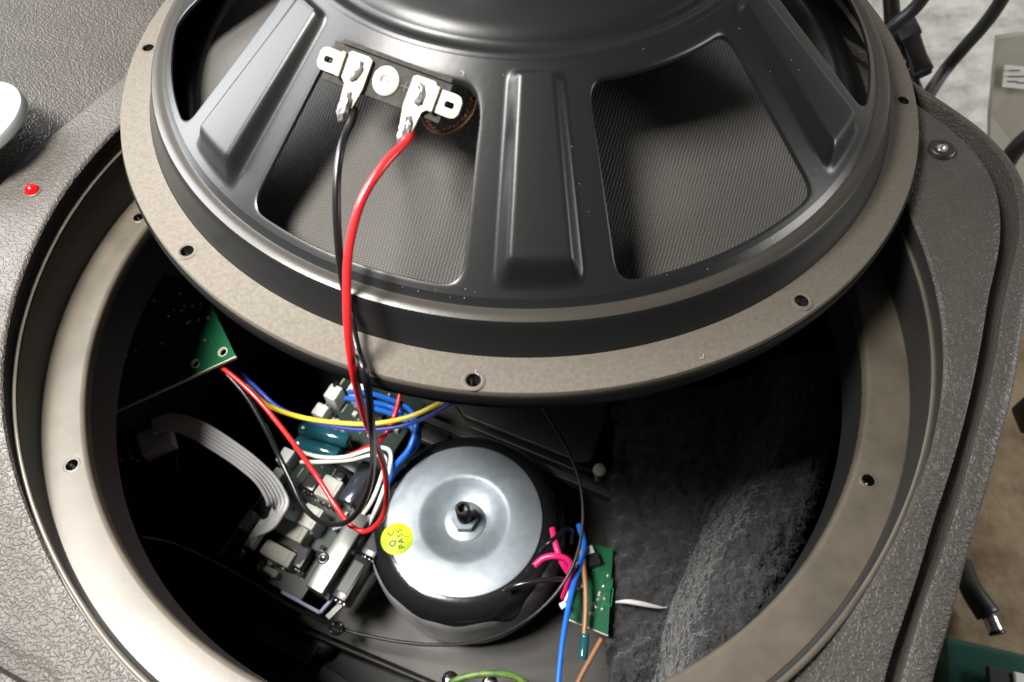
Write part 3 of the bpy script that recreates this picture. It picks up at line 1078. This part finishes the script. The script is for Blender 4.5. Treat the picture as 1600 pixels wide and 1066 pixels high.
rotn = nrm.to_track_quat('Z', 'Y').to_matrix().to_4x4()
cut(lam, [cyl(onb(px, py), .2, -1, 1, 20, axis=nrm) for px, py in ((348, 550), (305, 568))])
for px, py in ((348, 550), (305, 568)):
    link('mounting_hole', lathe([(.195, -.15), (.195, .012), (.24, .012), (.25, .004)], 24, M4=Matrix.Translation(onb(px, py)) @ rotn), M['boardedge'], gp)
# pale cut edge
e0, e1 = cA - nrm * .1, cD - nrm * .1
d = (e1 - e0)
side_ = nrm.cross(d.normalized())
if side_.y > 0: side_ = -side_
R3 = Matrix((d.normalized(), side_, d.normalized().cross(side_))).transposed()
link('cut_edge', box((e0 + e1) / 2 + side_ * .03, (d.length, .06, .17), R=R3), M['boardedge'], gp, smooth=False)
pts = [(281, 459), (288, 478), (271, 484), (262, 494), (300, 478), (313, 475), (283, 485), (292, 505), (310, 500), (326, 497), (320, 532), (253, 537), (212, 550), (197, 557), (296, 502), (178, 527), (240, 470)]
for px, py in pts:
    b = lathe([(0, .09), (.05, .075), (.09, .02), (.1, -.01)], 12, M4=Matrix.Translation(onb(px, py)) @ rotn)
    link('solder_joint', b, M['solder'], gp)

tr = bmesh.new()
rnd = random.Random(21)
ax1, ax2 = (cA - cD).normalized(), (cB - cA).normalized()
for k in range(16):
    p = cA - ax1 * rnd.uniform(.5, 5.5) + ax2 * rnd.uniform(.5, 3.2)
    for j in range(3):
        d = ax1 if (j + k) % 2 else ax2
        L_ = rnd.uniform(.4, 1.3)
        if (p + d * L_ - cA).dot(ax1) > -.25 or (p + d * L_ - cA).dot(ax2) > 3.6: break
        R3 = Matrix((d, nrm.cross(d), nrm)).transposed()
        box(p + d * L_ / 2 + nrm * .008, (L_ + .05, .05, .012), R=R3, bm=tr)
        p = p + d * L_
o = link('copper_traces', tr, M['trace'], gp, smooth=False)
o['kind'] = 'stuff'

# small solder points deeper on the left
o = thing('circuit_board', 'dark circuit board deep on the left whose solder points just glint', 'circuit board')
q = at(205, 715, -9.5)
link('board_laminate', box(q, (4.2, 3., .16), .3, .01), M['chip'], o, smooth=False)
link('ribbon_socket', box(at(246, 690, -9.1), (1.5, 1.3, .8), .5, .12), M['ribbon'], o, smooth=False)
for px, py in ((202, 704), (206, 716), (190, 719), (215, 720)):
    link('solder_joint', lathe([(0, .07), (.05, .05), (.08, .0)], 10, M4=Matrix.Translation(at(px, py, -9.4))), M['solder'], o)

# small board at right of the transformer
g2 = thing('circuit_board', 'small bright green circuit board between the transformer and the black wadding', 'circuit board')
z = -14.8
pg = [at(886, 966, z), at(905, 845, z), at(958, 858, z), at(950, 992, z)]
link('board_laminate', prism([(p.x, p.y) for p in pg], z - .16, z), M['green'], g2, smooth=False)
a, b_ = pg[0], pg[3]
d = b_ - a
link('cut_edge', box((a + b_) / 2 + Vector((0, -.04, -.08)), (d.length, .05, .15), math.atan2(d.y, d.x)), M['boardedge'], g2, smooth=False)
for px, py in ((925, 960), (931, 949), (927, 944), (934, 937), (936, 930), (938, 926), (943, 916), (950, 900), (941, 952), (945, 936), (922, 958)):
    link('solder_joint', lathe([(0, .1), (.06, .08), (.11, .0)], 10, M4=Matrix.Translation(at(px, py, z + .02))), M['solder'], g2)
for px, py, s_ in ((919, 862, (.55, .4, .5)), (904, 914, (.3, .45, .5)), (906, 884, (.4, .35, .4))):
    link('connector', box(at(px, py, z + .3), s_, .3, .04), M['white'], g2, smooth=False)
link('connector', box(at(926, 876, z + .25), (.7, .6, .5), .3, .05), M['chip'], g2, smooth=False)

tr = bmesh.new()
ux, uy = (pg[3] - pg[0]).normalized(), (pg[1] - pg[0]).normalized()
for k in range(13):
    p = pg[0] + ux * rnd.uniform(.3, 1.7) + uy * rnd.uniform(.3, 2.8) + Vector((0, 0, .006))
    for j in range(2):
        d = ux if (j + k) % 2 else uy
        L_ = rnd.uniform(.3, .9) if d is uy else rnd.uniform(.15, .4)
        q = p + d * L_
        box((p + q) / 2, (L_ + .04, .045, .012), math.atan2(d.y, d.x), bm=tr)
        p = q
o = link('copper_traces', tr, M['trace'], g2, smooth=False)
o['kind'] = 'stuff'

# main board
MB = thing('circuit_board', 'long amplifier board crowded with white, teal and black components left of the transformer', 'circuit board')
ZM = -16.0
A0, A1 = at(545, 585, ZM), at(350, 862, ZM)
eu = (A1 - A0).normalized()
ev = Vector((-eu.y, eu.x, 0))
if ev.x < 0: ev = -ev
wid = 5.2
RM = Matrix((eu, ev, Vector((0, 0, 1)))).transposed()
if RM.determinant() < 0: RM = Matrix((eu, ev, Vector((0, 0, -1)))).transposed()
ctr = (A0 + A1) / 2 + ev * wid / 2
link('board_laminate', box(ctr, ((A1 - A0).length + .6, wid, .18), R=RM, bev=.01), M['dgreen'], MB, smooth=False)
link('cut_edge', box((A0 + A1) / 2 - ev * .03 + Vector((0, 0, .02)), ((A1 - A0).length + .6, .07, .2), R=RM), M['boardedge'], MB, smooth=False)


def comp(name, px, py, h, su, sv, m, bev=.05, rot=0., base=ZM, zoff=0.):
    q = at(px, py, base + h)
    q.z = base + h / 2 + zoff
    R = Matrix.Rotation(rot, 3, 'Z') @ RM
    o = link(name, box(q, (su, sv, h), R=R, bev=bev), M[m], MB, angle=30)
    if name in ('relay', 'power_resistor', 'transistor'):
        for k in (-1, 0, 1):
            pp_ = q + R @ Vector((su / 2 + .05, sv * .3 * k, 0))
            link('leg', box(Vector((pp_.x, pp_.y, base + h * .3)), (.06, .06, h * .6), R=R), M['solder'], MB, smooth=False)
        link('moulded_lip', box(Vector((q.x, q.y, base + h + .015)) , (su * .72, sv * .72, .05), R=R, bev=.015), M[m], MB, smooth=False)
    return o, q


comp('connector', 520, 612, 1.4, .9, .75, 'white')
comp('connector', 558, 606, 1.6, .8, 1.0, 'white')
comp('connector', 500, 640, 1.2, .75, .75, 'white')
comp('connector_slot', 524, 600, 1.45, .4, .22, 'chip', .02)
comp('connector_slot', 562, 612, 1.65, .3, .7, 'chip', .02)
for (p0, p1) in (((470, 668), (545, 690)), ((462, 692), (530, 712))):
    a, b_ = at(*p0, ZM + 1.4), at(*p1, ZM + 1.4)
    d = (b_ - a)
    L_ = d.length
    bm = lathe([(0, 0), (.35, .02), (.44, .12), (.44, .5), (.40, .56), (.44, .62), (.44, L_ - .12), (.36, L_), (0, L_)], 24, M4=Matrix.Translation(a) @ d.to_track_quat('Z', 'Y').to_matrix().to_4x4())
    link('capacitor', bm, M['teal'], MB, angle=40)
    for t in (0, L_):
        pass
    for pp_ in (a, b_):
        link('component_lead', cyl(Vector((pp_.x, pp_.y, 0)), .04, ZM, ZM + 1.4, 8), M['solder'], MB)
comp('relay', 513, 762, 1.6, 1.25, 1.15, 'relay', .1)
comp('relay', 483, 806, 1.6, 1.2, 1.1, 'relay', .1)
comp('transistor', 486, 752, 1.2, .9, .8, 'chip')
comp('power_resistor', 452, 826, 1.3, .8, 1.9, 'beige', .06)
comp('power_resistor', 433, 864, 1.3, .8, 1.8, 'beige', .06)
comp('power_resistor', 414, 888, .7, .35, 1.5, 'beige', .04)
comp('transistor', 455, 850, 1.0, .5, 1.6, 'chip')
comp('connector', 445, 712, 1.2, .9, .7, 'white')
comp('connector', 432, 742, 1.0, .8, .6, 'relay')
comp('ribbon_socket', 402, 832, 1.6, 1.5, .55, 'chip')
comp('connector', 385, 812, 1.0, 1.1, .45, 'relay', .04)
comp('glue_lump', 372, 862, 1.3, 1.2, .9, 'tape', .3)
comp('glue_lump', 400, 884, 1.0, 1.0, .7, 'tape', .28)
comp('glass_capacitor', 558, 752, 1.5, 2.5, .9, 'glass', .16)
comp('transistor', 530, 742, 1.3, .5, .6, 'chip')
comp('chip', 545, 725, 1.0, .6, 1.4, 'chip')
comp('small_connector', 575, 736, 1.2, .4, .5, 'lilac')
comp('heatsink_bar', 528, 860, 2.0, 4.3, 1.0, 'heatsink', .08)
b, qq = comp('transistor', 590, 840, 1.5, 2.0, .8, 'chip')
comp('transistor', 548, 902, 1.4, 2.3, .8, 'chip')
comp('transistor', 470, 868, 1.0, 1.2, .7, 'chip')
comp('diode', 600, 800, 1., .8, .4, 'chip')
q = at(505, 872, ZM + 2.02)
link('bar_hole', lathe([(.0, .012), (.14, .012), (.18, .05), (.26, .05), (.3, .0)], 24, M4=Matrix.Translation(q)), M['dsteel'], MB)
for k in range(16):        # row of pins along the left edge
    q = A0 + eu * (3.0 + k * .32) + ev * .3
    link('pin', box(q + Vector((0, 0, .25)), (.08, .08, .5), R=RM), M['chip'], MB, smooth=False)
for k in range(12):
    u_ = .6 + k * .75
    q = A0 + eu * u_ + ev * (1.1 + (k * 1.7) % 3.4)
    link('printed_outline', box(q + Vector((0, 0, .095)), (.6, .03, .012), R=RM), M['label'], MB, smooth=False)
link('ribbon_plug', box(at(402, 836, ZM + 1.75), (1.5, .5, .5), R=RM, bev=.05), M['relay'], MB, smooth=False)
# lilac edge strips of the right-hand module
for p0, p1 in (((640, 800), (500, 958)), ((440, 925), (500, 958)), ((556, 868), (600, 885)), ((520, 828), (600, 800)), ((450, 880), (475, 850))):
    a, b_ = at(*p0, ZM + .5), at(*p1, ZM + .5)
    d = b_ - a
    link('module_edge', box((a + b_) / 2, (d.length, .16, .22), math.atan2(d.y, d.x), .02), M['lilac'], MB, smooth=False)
a, b_ = at(648, 830, ZM), at(512, 966, ZM)
d = b_ - a
link('mounting_strip', box((a + b_) / 2, (d.length, .3, .2), math.atan2(d.y, d.x), .02), M['relay'], MB, smooth=False)
rnd = random.Random(3)
for k in range(95):
    u_, v_ = rnd.uniform(.2, (A1 - A0).length - .2), rnd.uniform(.25, wid - .3)
    q = A0 + eu * u_ + ev * v_
    if k % 3:
        link('small_component', box(q + Vector((0, 0, .2)), (rnd.uniform(.2, .5), rnd.uniform(.12, .3), rnd.uniform(.2, .6)), R=RM, bev=.03), M[rnd.choice(['chip', 'chip', 'beige', 'relay', 'glass'])], MB, smooth=False)
    else:
        link('solder_joint', lathe([(0, .1), (.05, .08), (.1, .0)], 10, M4=Matrix.Translation(q + Vector((0, 0, .1)))), M['solder'], MB)

# ================================================================== WADDING
# a flat sheet against the floor and wall with a thick fold nearer the viewer
def felt_z(s, t):
    pass


cols = []
NT, NSx = 150, 170
# two guiding edges in the photograph: left border, crest of the fold, right border, each with its height, from the far end to the near end
left = [(985, 590, -14.5), (965, 640, -14.5), (955, 740, -15), (948, 850, -15.4), (946, 960, -15.6), (950, 1060, -15.6), (955, 1130, -15.6)]
mid = [(1130, 600, -13.5), (1120, 660, -13.8), (1105, 740, -14.2), (1085, 830, -14.8), (1060, 910, -15.4), (1030, 1000, -15.8), (1000, 1110, -16)]
crease = [(1205, 560, -12.), (1195, 640, -12.4), (1160, 720, -12.9), (1115, 800, -13.6), (1080, 880, -14.2), (1045, 970, -14.6), (1020, 1120, -14.8)]
crest = [(1260, 550, -9.5), (1250, 640, -9.5), (1215, 720, -9.6), (1165, 800, -9.8), (1130, 880, -10.0), (1095, 970, -10.2), (1060, 1120, -10.3)]
right = [(1330, 540, -9.5), (1308, 640, -9.6), (1275, 720, -9.8), (1252, 800, -10.), (1225, 870, -10.2), (1190, 980, -10.5), (1150, 1120, -10.8)]
under = [(1338, 540, -12.5), (1316, 640, -12.6), (1290, 720, -12.8), (1262, 800, -13.), (1232, 870, -13.2), (1190, 980, -13.5), (1150, 1120, -13.8)]
guides = [spline(P3(g_), 26) for g_ in (left, mid, crease, crest, right, under)]
bm = bmesh.new()
grid = []
for i in range(len(guides[0])):
    row_pts = [g_[i] for g_ in guides]
    row = spline(row_pts, 34)
    grid.append(row)
for i, row in enumerate(grid):
    for j, p in enumerate(row):
        n1 = noise.fractal(p * .55, 1., 2., 4)
        n2 = noise.fractal(p * 1.7, 1., 2., 3)
        edge = .22 * noise.noise(Vector((i * .16, 3, 0))) if j < 4 or j > len(row) - 6 else 0
        row[j] = bm.verts.new(p + Vector((edge + random.uniform(-.05, .05), random.uniform(-.05, .05), .36 * n1 + .24 * n2 + random.uniform(-.05, .05))))
for i in range(len(grid) - 1):
    for j in range(len(grid[0]) - 1):
        bm.faces.new((grid[i][j], grid[i][j + 1], grid[i + 1][j + 1], grid[i + 1][j]))
surf = [v.co.copy() for v in bm.verts]
nj = len(grid[0])
wad = link('acoustic_wadding', bm, M['felt'])
tag(wad, 'fuzzy black wadding sheet folded along the right side inside the cabinet', 'wadding')
# fibres standing off the wadding
fb = bmesh.new()
rnd = random.Random(11)
for k in range(17000):
    i = rnd.randrange(len(surf))
    if (i % nj) < nj * .42 and rnd.random() < .5: continue
    p = surf[i] + Vector((rnd.uniform(-.1, .1), rnd.uniform(-.1, .1), .02))
    d = Vector((rnd.gauss(0, 1), rnd.gauss(0, 1), abs(rnd.gauss(0, .5)))).normalized()
    e = Vector((rnd.gauss(0, 1), rnd.gauss(0, 1), rnd.gauss(0, .3))).normalized()
    L_ = rnd.uniform(.1, .3)
    pts = [p, p + d * L_ * .4 + e * L_ * .2, p + d * L_ * .6 + e * L_ * .6, p + d * L_ * .3 + e * L_ * .9]
    sd = d.cross(Vector((0, 0, 1))).normalized() * .008
    prev = None
    for q in pts:
        a = fb.verts.new(q + sd); b_ = fb.verts.new(q - sd)
        c_ = fb.verts.new(q + Vector((0, 0, .012)))
        if prev:
            fb.faces.new((prev[0], prev[2], c_, a)); fb.faces.new((prev[2], prev[1], b_, c_))
        prev = (a, b_, c_)
o = link('loose_fibres', fb, M['fibre'], wad, smooth=False)
o['kind'] = 'stuff'
b = tube(P3([(962, 941, -15), (980, 940, -14.8), (1005, 944, -14.8), (1030, 949, -15), (1042, 949, -15.1)]), .1, 6, 6, rf=lambda t: .3 + 1.1 * sin(pi * min(1, t * 1.1 + .05)))
link('pale_crease', b, M['ribbon'], wad)  # pale sliver laid along the crease of the wadding

# ================================================================== SURROUNDINGS
o = link('floor', prism([(-120, -70), (140, -70), (140, 120), (-120, 120)], -27, -25), M['floor'], smooth=False)
o['kind'] = 'structure'
bm = bmesh.new()
NX, NZ = 260, 120
gr = []
for i in range(NX + 1):
    row = []
    for j in range(NZ + 1):
        x, zz = -70 + 170 * i / NX, -25 + 75 * j / NZ
        row.append(bm.verts.new((x, 36 + 55e-2 * noise.fractal(Vector((x * .55, zz * .55, 2)), 1, 2, 3), zz)))
    gr.append(row)
for i in range(NX):
    for j in range(NZ): bm.faces.new((gr[i][j], gr[i + 1][j], gr[i + 1][j + 1], gr[i][j + 1]))
o = link('wall', bm, M['plaster'])
o['kind'] = 'structure'


def bgp(px, py, y):
    d = RC @ Vector(((px - 800) / F, -(py - 533) / F, -1))
    return CAM + d * ((y - CAM.y) / d.y)


def bgcable(pts, y, r, label, name='black_cable'):
    o = link(name, tube([bgp(px, py, yy if yy else y) for px, py, yy in pts], r, 10, 8), M['rubber'])
    return tag(o, label, 'cable')


bgcable([(1580, -30, 0), (1560, 8, 0), (1535, 42, 0), (1505, 76, 0), (1475, 112, 0), (1450, 150, 22), (1430, 190, 20)], 26, .42, 'black cable hanging diagonally in front of the white wall, nearest the clear bag')
bgcable([(1460, -30, 0), (1430, 12, 0), (1396, 42, 0), (1370, 80, 0)], 24, .4, 'short slanting black cable above the small black connector')
bgcable([(1394, -30, 0), (1398, 20, 0), (1405, 60, 0), (1422, 110, 0), (1438, 155, 22)], 26, .35, 'upright black cable just behind the driver rim')
bgcable([(1384, -30, 0), (1386, 10, 0), (1390, 50, 0), (1410, 100, 24)], 27, .25, 'thin black cable left of the upright one behind the driver rim')
bgcable([(1620, 205, 0), (1598, 222, 0), (1582, 240, 0), (1570, 260, 0)], 20, .55, 'black cable end just showing at the right edge behind the cabinet')
c0, c1 = bgp(1418, 42, 25), bgp(1443, 115, 25)
d = (c1 - c0)
R3 = d.to_track_quat('Z', 'Y').to_matrix()
bm = box((c0 + c1) / 2, (1.1, 1.0, d.length * .94), R=R3, bev=.18)
box(c0 + d * .06, (1.45, 1.2, .35), R=R3, bev=.1, bm=bm)
box(c0 + d * .82, (1.4, 1.2, .3), R=R3, bev=.1, bm=bm)
con = tag(link('plug_connector', bm, M['rubber'], angle=30), 'ridged black connector hanging by the white wall behind the driver rim', 'connector')

bagc = [bgp(1560, 60, 27), bgp(1640, 50, 27), bgp(1640, 300, 24), bgp(1545, 290, 24), bgp(1548, 180, 26)]
bm = bmesh.new()
up = [bm.verts.new(p) for p in bagc]
dn = [bm.verts.new(p + Vector((0, .5, -.1))) for p in bagc]
bm.faces.new(up); bm.faces.new(dn[::-1])
for i in range(5):
    j = (i + 1) % 5
    bm.faces.new((up[i], up[j], dn[j], dn[i]))
bag = tag(link('plastic_bag', bm, M['bag'], smooth=False), 'dull clear plastic bag with a white paper label at the upper right edge', 'bag')
lc = [bgp(1570, 102, 25.8), bgp(1625, 108, 25.8), bgp(1625, 142, 25.6), bgp(1566, 136, 25.6)]
bm = bmesh.new()
up = [bm.verts.new(p) for p in lc]
dn = [bm.verts.new(p + Vector((0, .1, -.02))) for p in lc]
bm.faces.new(up); bm.faces.new(dn[::-1])
for i in range(4): bm.faces.new((up[i], up[(i + 1) % 4], dn[(i + 1) % 4], dn[i]))
lab = link('paper_label', bm, M['label'], bag, smooth=False)
bm = bmesh.new()
for (y_, x0, x1) in ((112, 1576, 1592), (121, 1575, 1604), (129, 1574, 1588), (131, 1590, 1606)):
    a, b_ = bgp(x0, y_, 25.6), bgp(x1, y_ + 1, 25.6)
    d = b_ - a
    box((a + b_) / 2 + Vector((0, 0, .1)), (d.length, .04, .08), math.atan2(d.y, d.x), bm=bm)
link('printed_lines', bm, M['fibre'], lab, smooth=False)

# white lid at left edge
q = at(-58, 197, 3.9)
o = link('round_lid', lathe([(.0, .2), (2.2, .2), (2.38, .15), (2.42, .05), (2.42, -.2), (2.3, -.3)], 96, M4=Matrix.Translation((q.x, q.y, 3.9)) @ Matrix.Rotation(radians(-8), 4, 'Y')), M['lid'], angle=40)
tag(o, 'smooth round white lid cut off by the left edge beside the cabinet', 'lid')

# lower right corner: barrel plug on the floor and a green case
c0, c1 = at(1520, 925, -23.5), at(1545, 962, -23.5)
c2 = at(1557, 988, -23.5)
bm = tube([at(1505, 880, -24), at(1512, 905, -23.7), c0, c1], .68, 12, 6, rf=lambda t: .75 + .3 * t)
pg_ = tag(link('barrel_plug', bm, M['rubber']), 'black power plug with steel barrel lying on the tan floor right of the cabinet', 'plug')
link('plug_barrel', tube([c1, (c1 + c2) / 2, c2], .42, 12, 3), M['steel'], pg_)
link('barrel_tip', tube([c2, c2 + (c2 - c1) * .14], .46, 12, 3), M['chip'], pg_)
a = at(1570, 1065, -23)
bm = box(a + Vector((1.5, -3., -.6)), (11, 8.5, 2.4), radians(-14), .5)
gc = tag(link('green_case', bm, M['dgplastic'], angle=40), 'dark green plastic case at the lower right corner on the floor', 'case')
link('case_inset', box(at(1585, 1066, -21.8) + Vector((.6, -1., 0.12)), (4.6, 2.6, .3), radians(-14), .1), M['chip'], gc, smooth=False)
link('case_button', box(at(1592, 1060, -21.6) + Vector((.2, -.2, .1)), (1.2, .8, .3), radians(-14), .1), M['white'], gc, smooth=False)
o = link('black_box', box(at(1622, 648, -20), (2., 2., 2), 0, .3), M['rubber'], angle=40)
tag(o, 'black object barely showing at the right edge beside the cabinet', 'box')
